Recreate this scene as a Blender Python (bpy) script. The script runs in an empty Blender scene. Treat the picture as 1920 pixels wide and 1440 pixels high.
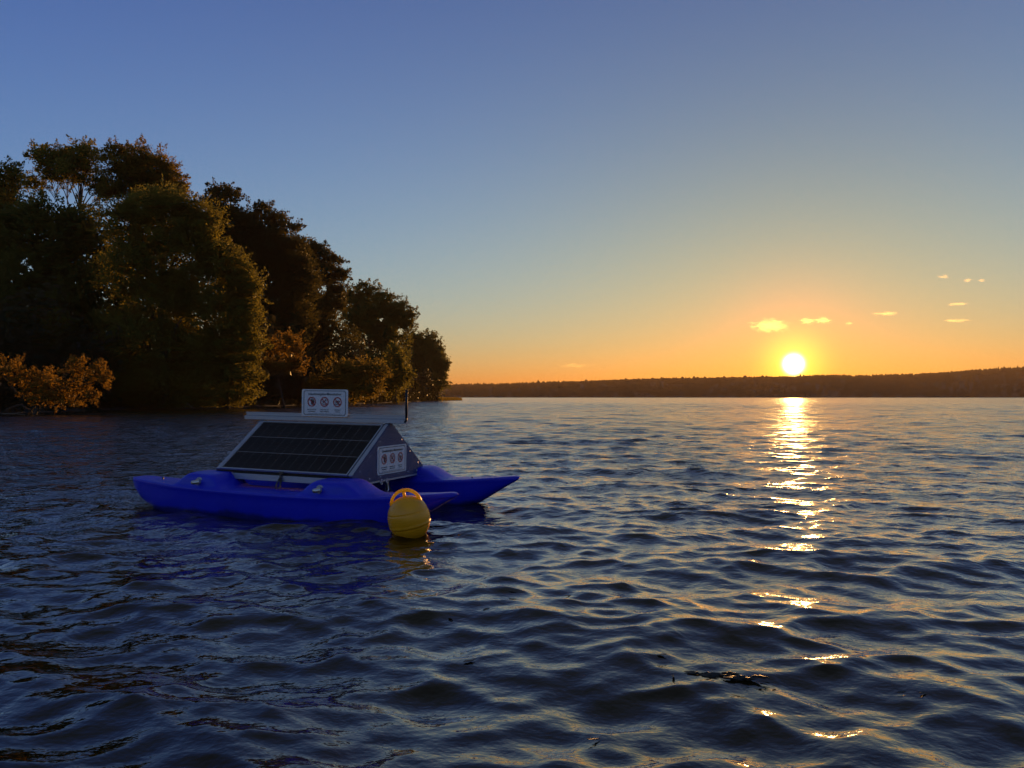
import bpy, bmesh, math, random
import numpy as np
from mathutils import Vector, Matrix

# ------------------------------------------------------------------ camera, sky, sun, exposure
S = bpy.context.scene
C = S.collection
F, CX, HY, H = 1445.0, 960.0, 744.5, 1.3          # focal length in photo pixels, horizon row, eye height
R = math.radians
cam = bpy.data.cameras.new('camera')
camo = bpy.data.objects.new('camera', cam)
C.objects.link(camo)
S.camera = camo
camo.location = (0, 0, H)
camo.rotation_euler = (math.pi / 2, 0, 0)
cam.sensor_width = 36
cam.lens = 36 * F / 1920
cam.shift_y = (HY - 720) / 1920
cam.clip_start = .05
cam.clip_end = 40000

SUN_AZ, SUN_EL = R(20.07), R(2.30)
SUNDIR = Vector((math.sin(SUN_AZ) * math.cos(SUN_EL), math.cos(SUN_AZ) * math.cos(SUN_EL), math.sin(SUN_EL)))

world = bpy.data.worlds.new('World')
S.world = world
world.use_nodes = True


class NT:
    """small helper to write node trees"""
    def __init__(s, tree):
        s.t = tree

    def n(s, kind, **kw):
        nd = s.t.nodes.new('ShaderNode' + kind)
        ins = kw.pop('ins', {})
        for k, v in kw.items():
            setattr(nd, k, v)
        for k, v in ins.items():
            if isinstance(v, bpy.types.NodeSocket):
                s.t.links.new(v, nd.inputs[k])
            else:
                nd.inputs[k].default_value = v
        return nd

    def m(s, op, a, b=None, c=None, clamp=False):
        nd = s.t.nodes.new('ShaderNodeMath')
        nd.operation = op
        nd.use_clamp = clamp
        for i, v in enumerate((a, b, c)):
            if v is None:
                continue
            if isinstance(v, bpy.types.NodeSocket):
                s.t.links.new(v, nd.inputs[i])
            else:
                nd.inputs[i].default_value = v
        return nd.outputs[0]

    def link(s, a, b):
        s.t.links.new(a, b)


def build_world():
    w = NT(world.node_tree)
    bg = world.node_tree.nodes['Background']
    tc = w.n('TexCoord')
    sep = w.n('SeparateXYZ', ins={0: tc.outputs['Generated']})
    zc = w.m('MAXIMUM', sep.outputs[2], .004)
    vec = w.n('CombineXYZ', ins={0: sep.outputs[0], 1: sep.outputs[1], 2: zc})
    nrm = w.n('VectorMath', operation='NORMALIZE', ins={0: vec.outputs[0]})
    sk = w.n('TexSky', sky_type='NISHITA', sun_disc=False, sun_elevation=SUN_EL, sun_rotation=SUN_AZ,
             air_density=1.0, dust_density=.5, ozone_density=2.0, ins={0: nrm.outputs[0]})
    rgb = w.n('SeparateColor', ins={0: sk.outputs[0]})
    ch = [w.m('MAXIMUM', w.m('MULTIPLY', rgb.outputs[i], .02), .0006) for i in range(3)]
    fit = ((.325, .109, .616, -.179, -2.115, .533), (1.10, -.072, .223, .417, -2.234, .135), (.929, -.176, -.587, 1.156, -1.522, -.256))
    caps = (1.15, .60, .72)
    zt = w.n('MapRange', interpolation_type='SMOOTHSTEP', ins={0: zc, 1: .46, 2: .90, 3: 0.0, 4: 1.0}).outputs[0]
    outs = []
    dot = w.n('VectorMath', operation='DOT_PRODUCT', ins={0: tc.outputs['Generated'], 1: tuple(SUNDIR)})
    ang = w.m('MULTIPLY', w.m('ARCCOSINE', w.m('MINIMUM', dot.outputs['Value'], .9999999)), 180 / math.pi)
    # the bright ring of scattered light close round the sun, and the sun itself
    ring = w.m('EXPONENT', w.m('MULTIPLY', w.m('POWER', w.m('DIVIDE', ang, 1.85), 2.4), -1.0))
    wide = w.m('EXPONENT', w.m('MULTIPLY', w.m('POWER', w.m('DIVIDE', ang, 3.6), 1.6), -1.0))
    core = w.m('EXPONENT', w.m('MULTIPLY', w.m('POWER', w.m('DIVIDE', ang, .48), 2.4), -1.0))
    for i, (c0, a, b, c, ez, eg) in enumerate(fit):
        v = w.m('MULTIPLY', w.m('MULTIPLY', w.m('POWER', ch[0], a), w.m('POWER', ch[1], b)),
                w.m('MULTIPLY', w.m('POWER', ch[2], c), math.exp(c0)))
        v = w.m('MULTIPLY', v, w.m('EXPONENT', w.m('ADD', w.m('MULTIPLY', w.m('MINIMUM', zc, .58), ez), w.m('MULTIPLY', w.m('MAXIMUM', dot.outputs['Value'], .55), eg))))
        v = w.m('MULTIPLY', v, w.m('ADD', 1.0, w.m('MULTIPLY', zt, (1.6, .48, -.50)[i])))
        # soft shoulder: x / (1 + (x/cap)^8)^(1/8)
        v = w.m('DIVIDE', v, w.m('POWER', w.m('ADD', w.m('POWER', w.m('DIVIDE', v, caps[i]), 8.0), 1.0), .125))
        v = w.m('ADD', v, w.m('MULTIPLY', ring, (.25, .58, .03)[i]))
        v = w.m('ADD', v, w.m('MULTIPLY', wide, (.8, .10, 0.0)[i]))
        v = w.m('ADD', v, w.m('MULTIPLY', core, (60.0, 36.0, 13.0)[i]))
        outs.append(w.m('MULTIPLY', v, 10.0))
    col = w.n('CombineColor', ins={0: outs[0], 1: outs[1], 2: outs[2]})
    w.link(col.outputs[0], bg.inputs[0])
    bg.inputs[1].default_value = .1


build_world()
sun = bpy.data.lights.new('sun', 'SUN')
sun.energy = 4.6
sun.angle = R(.5)
sun.color = (1.0, .48, .14)
suno = bpy.data.objects.new('sun', sun)
C.objects.link(suno)
suno.rotation_euler = (-SUNDIR).to_track_quat('-Z', 'Y').to_euler()
suno.location = SUNDIR * 300

S.view_settings.view_transform = 'Standard'
S.view_settings.look = 'None'
S.view_settings.exposure = 0
S.view_settings.gamma = 1
S.view_settings.use_curve_mapping = False
S.cycles.use_denoising = True
S.cycles.denoising_input_passes = 'RGB'
S.cycles.sample_clamp_direct = 30
S.cycles.sample_clamp_indirect = 6
S.cycles.max_bounces = 6
S.cycles.volume_bounces = 1
S.cycles.caustics_reflective = False
S.cycles.caustics_refractive = False

random.seed(7)
RNG = np.random.default_rng(7)

# ------------------------------------------------------------------ helpers


def at(px, py, d):
    """a point d metres ahead, seen at photo pixel (px, py)"""
    return Vector(((px - CX) / F * d, d, H - (py - HY) / F * d))


def tag(o, label=None, cat=None, group=None, kind=None):
    if label: o['label'] = label
    if cat: o['category'] = cat
    if group: o['group'] = group
    if kind: o['kind'] = kind
    return o


def link(name, me, mat=None, parent=None):
    o = bpy.data.objects.new(name, me)
    C.objects.link(o)
    if mat is not None:
        for m in (mat if isinstance(mat, (list, tuple)) else [mat]):
            me.materials.append(m)
    if parent is not None:
        o.parent = parent
    return o


def empty(name, loc=(0, 0, 0), rot=(0, 0, 0)):
    o = bpy.data.objects.new(name, None)
    C.objects.link(o)
    o.location = loc
    o.rotation_euler = rot
    o.empty_display_size = .2
    return o


def np_mesh(name, verts, faces, smooth=False, attrs=None):
    """fast mesh from arrays: faces is (n,3) or (n,4)"""
    me = bpy.data.meshes.new(name)
    verts = np.asarray(verts, np.float32)
    faces = np.asarray(faces, np.int32)
    k = faces.shape[1]
    me.vertices.add(len(verts))
    me.vertices.foreach_set('co', verts.ravel())
    me.loops.add(faces.size)
    me.loops.foreach_set('vertex_index', faces.ravel())
    me.polygons.add(len(faces))
    me.polygons.foreach_set('loop_start', np.arange(0, faces.size, k, dtype=np.int32))
    if smooth:
        me.polygons.foreach_set('use_smooth', np.ones(len(faces), bool))
    for an, av in (attrs or {}).items():
        a = me.attributes.new(an, 'FLOAT', 'POINT')
        a.data.foreach_set('value', np.asarray(av, np.float32))
    me.update(calc_edges=True)
    return me


class MB:
    """collects shapes into one mesh"""
    def __init__(s):
        s.v, s.f, s.mi, s.sm = [], [], [], []

    def add(s, vs, fs, mi=0, smooth=False):
        o = len(s.v)
        s.v += [tuple(v) for v in vs]
        s.f += [tuple(i + o for i in f) for f in fs]
        s.mi += [mi] * len(fs)
        s.sm += [smooth] * len(fs)

    def box(s, lo, hi, mi=0, bev=0.0, mat=None):
        bm = bmesh.new()
        bmesh.ops.create_cube(bm, size=1)
        for v in bm.verts:
            v.co = Vector([lo[i] + (hi[i] - lo[i]) * (v.co[i] + .5) for i in range(3)])
        if bev:
            bmesh.ops.bevel(bm, geom=bm.edges[:], offset=bev, segments=1, affect='EDGES')
        if mat is not None:
            bm.transform(mat)
        s.bm(bm, mi)

    def bm(s, bm, mi=0, smooth=False):
        bm.verts.index_update()
        s.add([v.co.copy() for v in bm.verts], [[v.index for v in f.verts] for f in bm.faces], mi, smooth)
        bm.free()

    def tube(s, pts, rad, n=8, mi=0, cap=True, smooth=True):
        pts = [Vector(p) for p in pts]
        rr = rad if isinstance(rad, (list, tuple)) else [rad] * len(pts)
        vs, fs = [], []
        ref = None
        for i, p in enumerate(pts):
            t = (pts[min(i + 1, len(pts) - 1)] - pts[max(i - 1, 0)])
            t = t.normalized() if t.length > 1e-9 else Vector((0, 0, 1))
            if ref is None:
                ref = t.orthogonal().normalized()
            a = (ref - t * ref.dot(t))
            a = a.normalized() if a.length > 1e-6 else t.orthogonal().normalized()
            ref = a
            b = t.cross(a)
            for k in range(n):
                th = 2 * math.pi * k / n
                vs.append(p + (a * math.cos(th) + b * math.sin(th)) * rr[i])
        for i in range(len(pts) - 1):
            for k in range(n):
                k2 = (k + 1) % n
                fs.append((i * n + k, i * n + k2, (i + 1) * n + k2, (i + 1) * n + k))
        if cap:
            fs.append(tuple(range(n))[::-1])
            fs.append(tuple((len(pts) - 1) * n + k for k in range(n)))
        s.add(vs, fs, mi, smooth)

    def prism(s, poly, a, b, axis, mi=0):
        """polygon of 2-D points extruded from a to b along axis"""
        def mk(p, t):
            q = list(p)
            q.insert(axis, t)
            return q
        n = len(poly)
        vs = [mk(p, a) for p in poly] + [mk(p, b) for p in poly]
        fs = [tuple(range(n))[::-1], tuple(range(n, 2 * n))]
        fs += [(i, (i + 1) % n, (i + 1) % n + n, i + n) for i in range(n)]
        s.add(vs, fs, mi)

    def build(s, name, mat, parent=None):
        me = bpy.data.meshes.new(name)
        me.from_pydata(s.v, [], s.f)
        me.polygons.foreach_set('material_index', s.mi)
        me.polygons.foreach_set('use_smooth', s.sm)
        bm = bmesh.new()
        bm.from_mesh(me)
        bmesh.ops.recalc_face_normals(bm, faces=bm.faces[:])
        bm.to_mesh(me)
        bm.free()
        me.update()
        return link(name, me, mat, parent)


def interp(x, pts):
    return float(np.interp(x, [p[0] for p in pts], [p[1] for p in pts]))


# ------------------------------------------------------------------ materials
def material(name):
    m = bpy.data.materials.new(name)
    m.use_nodes = True
    return m, NT(m.node_tree), m.node_tree.nodes['Principled BSDF'], m.node_tree.nodes['Material Output']


def simple(name, col, rough=.5, metal=0.0, var=.12, scale=14.0, bump=0.0, spec=.5):
    m, w, p, out = material(name)
    tc = w.n('TexCoord')
    nz = w.n('TexNoise', ins={'Vector': tc.outputs['Object'], 'Scale': scale, 'Detail': 6.0, 'Roughness': .6})
    fac = w.n('MapRange', ins={0: nz.outputs[0], 1: .3, 2: .7, 3: 1 - var, 4: 1 + var})
    mul = w.n('VectorMath', operation='SCALE', ins={0: col, 'Scale': fac.outputs[0]})
    w.link(mul.outputs[0], p.inputs['Base Color'])
    rg = w.n('MapRange', ins={0: nz.outputs[0], 1: .3, 2: .7, 3: rough * .85, 4: min(1, rough * 1.15)})
    w.link(rg.outputs[0], p.inputs['Roughness'])
    p.inputs['Metallic'].default_value = metal
    p.inputs['Specular IOR Level'].default_value = spec
    if bump:
        n2 = w.n('TexNoise', ins={'Vector': tc.outputs['Object'], 'Scale': scale * 8, 'Detail': 3.0})
        bp = w.n('Bump', ins={'Strength': bump, 'Distance': .002, 'Height': n2.outputs[0]})
        w.link(bp.outputs[0], p.inputs['Normal'])
    return m


def leaf_material(name, dark, light, transl=.62):
    m, w, p, out = material(name)
    at_ = w.n('Attribute', attribute_name='leaf_tone')
    tc = w.n('TexCoord')
    nz = w.n('TexNoise', ins={'Vector': tc.outputs['Object'], 'Scale': .35, 'Detail': 3.0})
    f = w.m('ADD', w.m('MULTIPLY', at_.outputs['Fac'], .6), w.m('MULTIPLY', w.m('SUBTRACT', nz.outputs[0], .3), 1.0), clamp=True)
    mix = w.n('Mix', data_type='RGBA', ins={0: f, 6: (*dark, 1), 7: (*light, 1)})
    w.link(mix.outputs[2], p.inputs['Base Color'])
    p.inputs['Roughness'].default_value = .5
    p.inputs['Specular IOR Level'].default_value = .15
    tr = w.n('BsdfTranslucent', ins={0: mix.outputs[2]})
    sh = w.n('MixShader', ins={0: transl, 1: p.outputs[0], 2: tr.outputs[0]})
    w.link(sh.outputs[0], out.inputs[0])
    return m


def bark_material(name, col):
    m, w, p, out = material(name)
    tc = w.n('TexCoord')
    nz = w.n('TexNoise', ins={'Vector': tc.outputs['Object'], 'Scale': 3.0, 'Detail': 6.0})
    fac = w.n('MapRange', ins={0: nz.outputs[0], 1: .3, 2: .7, 3: .6, 4: 1.3})
    mul = w.n('VectorMath', operation='SCALE', ins={0: col, 'Scale': fac.outputs[0]})
    w.link(mul.outputs[0], p.inputs['Base Color'])
    p.inputs['Roughness'].default_value = .85
    bp = w.n('Bump', ins={'Strength': .6, 'Distance': .05, 'Height': nz.outputs[0]})
    w.link(bp.outputs[0], p.inputs['Normal'])
    return m


def hull_material():
    """blue rotomoulded plastic: scuffs, chalky fading and a slimy band at the waterline"""
    m, w, p, out = material('blue_plastic')
    tc = w.n('TexCoord')
    n1 = w.n('TexNoise', ins={'Vector': tc.outputs['Object'], 'Scale': 3.0, 'Detail': 6.0, 'Roughness': .65})
    st = w.n('Mapping', ins={'Vector': tc.outputs['Object'], 'Scale': (1.2, 9.0, 40.0)})
    n2 = w.n('TexNoise', ins={'Vector': st.outputs[0], 'Scale': 4.0, 'Detail': 5.0, 'Roughness': .7})
    z = w.n('SeparateXYZ', ins={0: tc.outputs['Object']}).outputs[2]
    base = w.n('Mix', data_type='RGBA', ins={0: w.n('MapRange', ins={0: n1.outputs[0], 1: .35, 2: .7}).outputs[0], 6: (.004, .014, .58, 1), 7: (.007, .020, .72, 1)})
    scuff = w.n('MapRange', ins={0: n2.outputs[0], 1: .66, 2: .74, 3: 0.0, 4: .35})
    c2 = w.n('Mix', data_type='RGBA', ins={0: scuff.outputs[0], 6: base.outputs[2], 7: (.10, .12, .55, 1)})
    line = w.m('ADD', z, w.m('MULTIPLY', w.m('SUBTRACT', n1.outputs[0], .5), .16))
    slime = w.n('MapRange', ins={0: line, 1: .075, 2: .03, 3: 0.0, 4: .8})
    c3 = w.n('Mix', data_type='RGBA', ins={0: slime.outputs[0], 6: c2.outputs[2], 7: (.012, .014, .10, 1)})
    w.link(c3.outputs[2], p.inputs['Base Color'])
    w.link(w.n('MapRange', ins={0: n2.outputs[0], 1: .3, 2: .75, 3: .30, 4: .52}).outputs[0], p.inputs['Roughness'])
    bp = w.n('Bump', ins={'Strength': .12, 'Distance': .004, 'Height': n1.outputs[0]})
    w.link(bp.outputs[0], p.inputs['Normal'])
    return m


M = {
    'hull': hull_material(),
    'alu': simple('brushed_aluminium', (.42, .45, .50), .45, .5, var=.10, scale=9),
    'navy': simple('navy_composite_sheet', (.030, .050, .150), .45, var=.10, scale=6),
    'black': simple('black_rubber', (.012, .012, .013), .5, var=.2),
    'recess': simple('recess_shade_brown', (.018, .011, .009), .7, var=.2),  # near-black brown: shade under the overhanging panel put into the colour
    'cell': simple('solar_cell_silicon', (.030, .024, .021), .34, var=.25, scale=3, spec=.05),
    'backsheet': simple('cell_gap_line', (.21, .18, .165), .4, var=.1),
    'signwhite': simple('sign_white_enamel', (.78, .80, .82), .3, var=.05),
    'signblack': simple('sign_black_print', (.012, .014, .024), .4, var=.05),
    'signred': simple('sign_red_print', (.42, .012, .02), .4, var=.05),
    'steel': simple('stainless_steel', (.62, .62, .62), .25, .9, var=.1),
    'darksteel': simple('tarnished_steel', (.10, .09, .085), .4, .6, var=.3),
    'screw': simple('bright_screw_head', (.8, .8, .82), .35, .3, var=.05),
    'buoy': simple('yellow_buoy_plastic', (.92, .40, .010), .36, var=.14, scale=8, bump=.15),
    'bird': simple('dark_feather', (.03, .025, .02), .8),
    'weed': simple('wet_dark_weed', (.012, .010, .006), .45, var=.4, scale=30, bump=.6),
}


def handle_material():
    m, w, p, out = material('backlit_handle_plastic')
    p.inputs['Base Color'].default_value = (.98, .60, .03, 1)  # same plastic as the ball, with the backlight put into a brighter colour
    p.inputs['Roughness'].default_value = .35
    tr = w.n('BsdfTranslucent', ins={0: (1.0, .85, .12, 1)})
    sh = w.n('MixShader', ins={0: .6, 1: p.outputs[0], 2: tr.outputs[0]})
    w.link(sh.outputs[0], out.inputs[0])
    return m


M['handle'] = handle_material()
M['bark'] = bark_material('dark_bark', (.05, .038, .026))
M['drift'] = bark_material('weathered_branch', (.16, .12, .08))
M['soil'] = bark_material('dark_bank_soil', (.035, .026, .016))
LEAF = {
    'olive': leaf_material('olive_willow_leaves', (.115, .100, .017), (.34, .285, .046)),
    'dark': leaf_material('dark_green_leaves', (.045, .042, .012), (.16, .125, .026), .5),
    'green': leaf_material('deep_green_leaves', (.075, .080, .018), (.25, .21, .036), .55),
    'brown': leaf_material('brown_ochre_leaves', (.12, .085, .014), (.34, .23, .034)),
    'orange': leaf_material('orange_autumn_leaves', (.16, .085, .014), (.40, .235, .036)),
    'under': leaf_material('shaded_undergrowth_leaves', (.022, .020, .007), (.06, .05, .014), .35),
}

# ------------------------------------------------------------------ the lake
WDIR = math.atan2(.96, .29)           # the waves travel towards the camera, a little from the right


def wave_set():
    rng = np.random.default_rng(21)
    lam = np.exp(rng.uniform(math.log(.07), math.log(3.0), 260))
    lam.sort()
    lp = .62                           # dominant length
    # slope energy per octave: rises to the dominant length, then falls
    e = np.exp(-((np.log(lam / lp)) / (.58)) ** 2) * 1.0 + 1.5 * np.exp(-((np.log(lam / .27)) / .6) ** 2) + .70 * np.exp(-((np.log(lam / 1.8)) / .35) ** 2)
    sl = np.sqrt(e / e.sum()) * math.sqrt(2) * .134      # total rms slope
    spread = np.interp(np.log(lam), [math.log(.07), math.log(.5), math.log(1.1), math.log(2.4)], [.95, .78, .55, .38])
    th = WDIR + rng.normal(0, 1, len(lam)) * spread
    k = 2 * math.pi / lam
    ph = rng.uniform(0, 2 * math.pi, len(lam))
    return k, th, sl, ph


def wave_height(x, y):
    k, th, sl, ph = wave_set()
    return float(np.sum(sl / k * np.cos(k * np.cos(th) * x + k * np.sin(th) * y + ph)))


def build_water():
    k, th, sl, ph = wave_set()
    r = list(np.linspace(.25, 2.2, 26))
    while r[-1] < 150:
        x = r[-1]
        r.append(x + min(max(x / 250.0, .009), .185))
    while r[-1] < 6500:
        r.append(r[-1] * 1.025 if r[-1] > 400 else r[-1] + .185 + (r[-1] - 150) * .006)
    r = np.array(r)
    dth = .0036
    a = list(np.arange(-R(38.5), R(38.5) + dth, dth))
    x = a[-1]
    while x < math.pi - .06:
        x += min(.06, .004 + (x - R(38.5)) * .12)
        a.append(x)
    x = a[0]
    left = []
    while x > -math.pi + .06:
        x -= min(.06, .004 + (-R(38.5) - x) * .12)
        left.append(x)
    a = np.array(left[::-1] + a)
    dr = np.gradient(r)
    da = np.gradient(a)
    nr, na = len(r), len(a)
    RR, AA = np.meshgrid(r.astype(np.float32), a.astype(np.float32), indexing='ij')
    sA, cA = np.sin(AA), np.cos(AA)
    X, Y = RR * sA, RR * cA
    DR = np.repeat(dr[:, None], na, 1).astype(np.float32)
    DT = (RR * da[None, :]).astype(np.float32)
    Z = np.zeros_like(X)
    OX, OY = np.zeros_like(X), np.zeros_like(X)
    lost = np.zeros_like(X)
    # slow gusts: the chop is livelier in some patches
    gust = 1 + .22 * np.sin(X * .21 + Y * .13 + 1.0) * np.sin(X * .11 - Y * .17 + 2.2) + .14 * np.sin(X * .047 + Y * .063)
    # the lee of the shore on the left is calmer
    for ki, ti, si, pi in zip(k, th, sl, ph):
        kx, ky = ki * math.cos(ti), ki * math.sin(ti)
        step = np.abs(kx * sA + ky * cA) * DR + np.abs(kx * cA - ky * sA) * DT
        wgt = np.clip((2.6 - step) / 1.2, 0, 1).astype(np.float32)
        lost += (1 - wgt * wgt) * (si * si * .5)
        rows = wgt.max(axis=1) > 0
        n = rows.nonzero()[0]
        if len(n) == 0:
            continue
        s_, e_ = n[0], n[-1] + 1
        P = kx * X[s_:e_] + ky * Y[s_:e_] + np.float32(pi)
        A = wgt[s_:e_] * np.float32(si / ki) * gust[s_:e_]
        Z[s_:e_] += A * np.cos(P)
        q = A * np.sin(P) * np.float32(1.25)
        OX[s_:e_] -= q * math.cos(ti)
        OY[s_:e_] -= q * math.sin(ti)
    verts = np.stack([X + OX, Y + OY, Z], -1).reshape(-1, 3)
    i = np.arange(nr - 1)[:, None] * na + np.arange(na - 1)[None, :]
    f1 = np.stack([i, i + na, i + na + 1, i + 1], -1).reshape(-1, 4)
    j = np.arange(nr - 1) * na          # close the seam behind the camera
    f2 = np.stack([j + na - 1, j + 2 * na - 1, j + na, j], -1)
    me = np_mesh('lake_water', verts, np.concatenate([f1, f2]), smooth=True,
                 attrs={'lost_slope': np.sqrt(lost).ravel()})
    m, w, p, out = material('lake_water')
    p.inputs['Base Color'].default_value = (.016, .010, .003, 1)
    p.inputs['IOR'].default_value = 1.31
    p.inputs['Coat Weight'].default_value = 1.0
    p.inputs['Coat IOR'].default_value = 1.2
    la = w.n('Attribute', attribute_name='lost_slope')
    geo = w.n('NewGeometry')
    mp = w.n('Mapping', ins={'Vector': geo.outputs['Position'], 'Rotation': (0, 0, -(WDIR - math.pi / 2)), 'Scale': (.85, 1.0, 1.0)})
    n1 = w.n('TexNoise', ins={'Vector': mp.outputs[0], 'Scale': 1.05, 'Detail': 5.0, 'Roughness': .66, 'Distortion': .4})
    n2 = w.n('TexNoise', ins={'Vector': mp.outputs[0], 'Scale': 24.0, 'Detail': 2.0, 'Roughness': .5})
    # waves too short for the mesh out there carry on as relief and gloss
    n3 = w.n('TexNoise', ins={'Vector': mp.outputs[0], 'Scale': 6.5, 'Detail': 3.0, 'Roughness': .55, 'Distortion': .3})
    b0 = w.n('Bump', ins={'Strength': w.m('MULTIPLY', la.outputs['Fac'], 8.0, clamp=True), 'Distance': .27, 'Height': n1.outputs[0]})
    b1 = w.n('Bump', ins={'Strength': w.m('ADD', w.m('MULTIPLY', la.outputs['Fac'], 6.0, clamp=True), .12), 'Distance': .045, 'Height': n3.outputs[0], 'Normal': b0.outputs[0]})
    b2 = w.n('Bump', ins={'Strength': .32, 'Distance': .010, 'Height': n2.outputs[0], 'Normal': b1.outputs[0]})
    w.link(b2.outputs[0], p.inputs['Normal'])
    w.link(b2.outputs[0], p.inputs['Coat Normal'])
    alpha = w.m('MULTIPLY', la.outputs['Fac'], .16)
    w.link(w.m('SQRT', w.m('ADD', alpha, .0009)), p.inputs['Roughness'])
    w.link(w.m('SQRT', w.m('ADD', alpha, .0009)), p.inputs['Coat Roughness'])
    o = link('lake_water', me, m)
    tag(o, kind='structure')
    return o


build_water()

# ------------------------------------------------------------------ far hills with their woods
HILL_D = 2600.0
RIDGE = [(-900, 700), (-300, 712), (300, 720), (845, 722), (950, 720.5), (1010, 717.5), (1060, 716), (1150, 712.5), (1200, 710.5),
         (1270, 709.5), (1350, 708.5), (1400, 707.5), (1500, 706), (1560, 703.5), (1600, 705), (1700, 702), (1780, 698),
         (1850, 693), (1900, 690.5), (2000, 690), (2300, 700), (2900, 690)]
HREL = lambda px: interp(px, RIDGE)


def ridge_height(px):
    return (HY - HREL(px)) / F * HILL_D + H


def build_hills():
    cols = np.arange(-900, 2900, 6.0)
    prof = [(0.0, -1.5), (.03, 1.2), (.15, .16), (.35, .42), (.6, .72), (.8, .90), (1.0, .985), (1.25, .97), (1.8, .8), (2.6, .6), (3.4, -2)]
    rng = np.random.default_rng(3)
    vs = []
    depth = 320.0
    for ci, px in enumerate(cols):
        h = ridge_height(px) - 9.0
        for j, (t, f) in enumerate(prof):
            d = HILL_D - 330 + t * depth + 20 * math.sin(px * .011 + 2) * (1 - t / 4)
            z = f if j < 2 else (-2 if f < 0 else f * h + rng.normal(0, .8))
            x = (px - CX) / F * d
            vs.append((x, d, z))
    n = len(prof)
    i = (np.arange(len(cols) - 1)[:, None] * n + np.arange(n - 1)[None, :])
    fs = np.stack([i, i + n, i + n + 1, i + 1], -1).reshape(-1, 4)
    me = np_mesh('hills', vs, fs, smooth=True)
    o = link('hills', me, simple('wooded_hill_ground', (.045, .036, .016), .9, var=.4, scale=.02))
    tag(o, kind='structure')
    # the woods: thousands of small crowns, one mass
    rng = np.random.default_rng(5)
    V, FC = [], []
    base = np.array([(math.cos(t), math.sin(t)) for t in np.linspace(0, 2 * math.pi, 6)[:-1]])
    nt = 0
    for q in range(6200):
        px = rng.uniform(760, 2080) if q % 8 else rng.uniform(-300, 2500)
        t = rng.uniform(.02, 1.12) if q % 3 else rng.uniform(.9, 1.08)
        d = HILL_D - 330 + t * depth + 20 * math.sin(px * .011 + 2) * (1 - t / 4)
        h = ridge_height(px) - 9.0
        z = max(.5, interp(t, [(p[0], p[1]) for p in prof[2:9]]) * h if t > .15 else 1 + t / .15 * .16 * h) - 1.0
        x = (px - CX) / F * d
        conif = math.sin(px * .021) + math.sin(px * .0077 + 1) + rng.normal(0, .5) > .55
        hh = rng.uniform(9, 15) * (1.12 if conif else .9) * (1.3 if rng.random() < .025 else 1)
        rr = hh * (rng.uniform(.22, .32) if conif else rng.uniform(.32, .5))
        lv = [(0, .7), (.35, 1.0), (.7, .55), (1.0, .04)] if conif else [(0, .45), (.3, .95), (.68, .9), (1.0, .3)]
        o0 = len(V)
        for (u, s_) in lv:
            jit = rng.uniform(.75, 1.2, 5)
            for kk in range(5):
                V.append((x + base[kk][0] * rr * s_ * jit[kk], d + base[kk][1] * rr * s_ * jit[kk], z + u * hh))
        for li in range(3):
            for kk in range(5):
                k2 = (kk + 1) % 5
                FC.append((o0 + li * 5 + kk, o0 + li * 5 + k2, o0 + (li + 1) * 5 + k2, o0 + (li + 1) * 5 + kk))
        FC.append((o0 + 15, o0 + 16, o0 + 17, o0 + 18))
    me = np_mesh('far_woods', V, FC, attrs={'leaf_tone': RNG.random(len(V))})
    o = link('far_woods', me, simple('far_woods_foliage', (.018, .012, .006), .95, var=.25, scale=.02, spec=.0))
    tag(o, 'dark wooded ridge along the far shore under the setting sun', 'woods', kind='stuff')


build_hills()

# ------------------------------------------------------------------ the wooded shore on the left
SHORE = [(-140, 40, -40), (-75, 42, -28), (-41, 50, 0), (-39, 60, 0), (-40, 76, 0), (-36, 92, 0), (-33, 108, 0), (-31, 122, 0), (-29, 140, 0),
         (-28, 165, 0), (-27, 195, 0), (-28, 235, 0), (-24, 268, 0), (-20, 296, 0), (-26, 318, 0), (-60, 335, 0), (-160, 350, 0)]
SHORE = [(x, y) for x, y, _ in SHORE]


def build_shore():
    pts = []
    for i in range(len(SHORE) - 1):
        a, b = Vector(SHORE[i]), Vector(SHORE[i + 1])
        n = max(2, int((b - a).length / 2.5))
        for q in range(n):
            p = a.lerp(b, q / n)
            pts.append((p.x + .5 * math.sin(p.y * .9) + .3 * math.sin(p.y * 2.3), p.y))
    pts.append(SHORE[-1])
    lv = [(0, -.6), (1.2, -.05), (2.0, .18), (4, .45), (9, .9), (20, 1.6), (45, 2.2), (110, 2.6)]
    vs = []
    for x, y in pts:
        for j, (off, z) in enumerate(lv):
            sp = min(1.0, max(0.0, (y - 262) / 20)) if y > 262 else 0
            vs.append((x + 1.4 - off, y, z * (1 - .55 * sp) + (.06 * math.sin(y * 3.1 + off) if j > 1 else 0)))
    n = len(lv)
    i = (np.arange(len(pts) - 1)[:, None] * n + np.arange(n - 1)[None, :])
    fs = np.stack([i, i + 1, i + n + 1, i + n], -1).reshape(-1, 4)
    o = link('lake_shore', np_mesh('lake_shore', vs, fs, smooth=True), M['soil'])
    tag(o, kind='structure')


build_shore()


def shore_x(y):
    return float(np.interp(y, [p[1] for p in SHORE], [p[0] for p in SHORE]))


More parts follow.
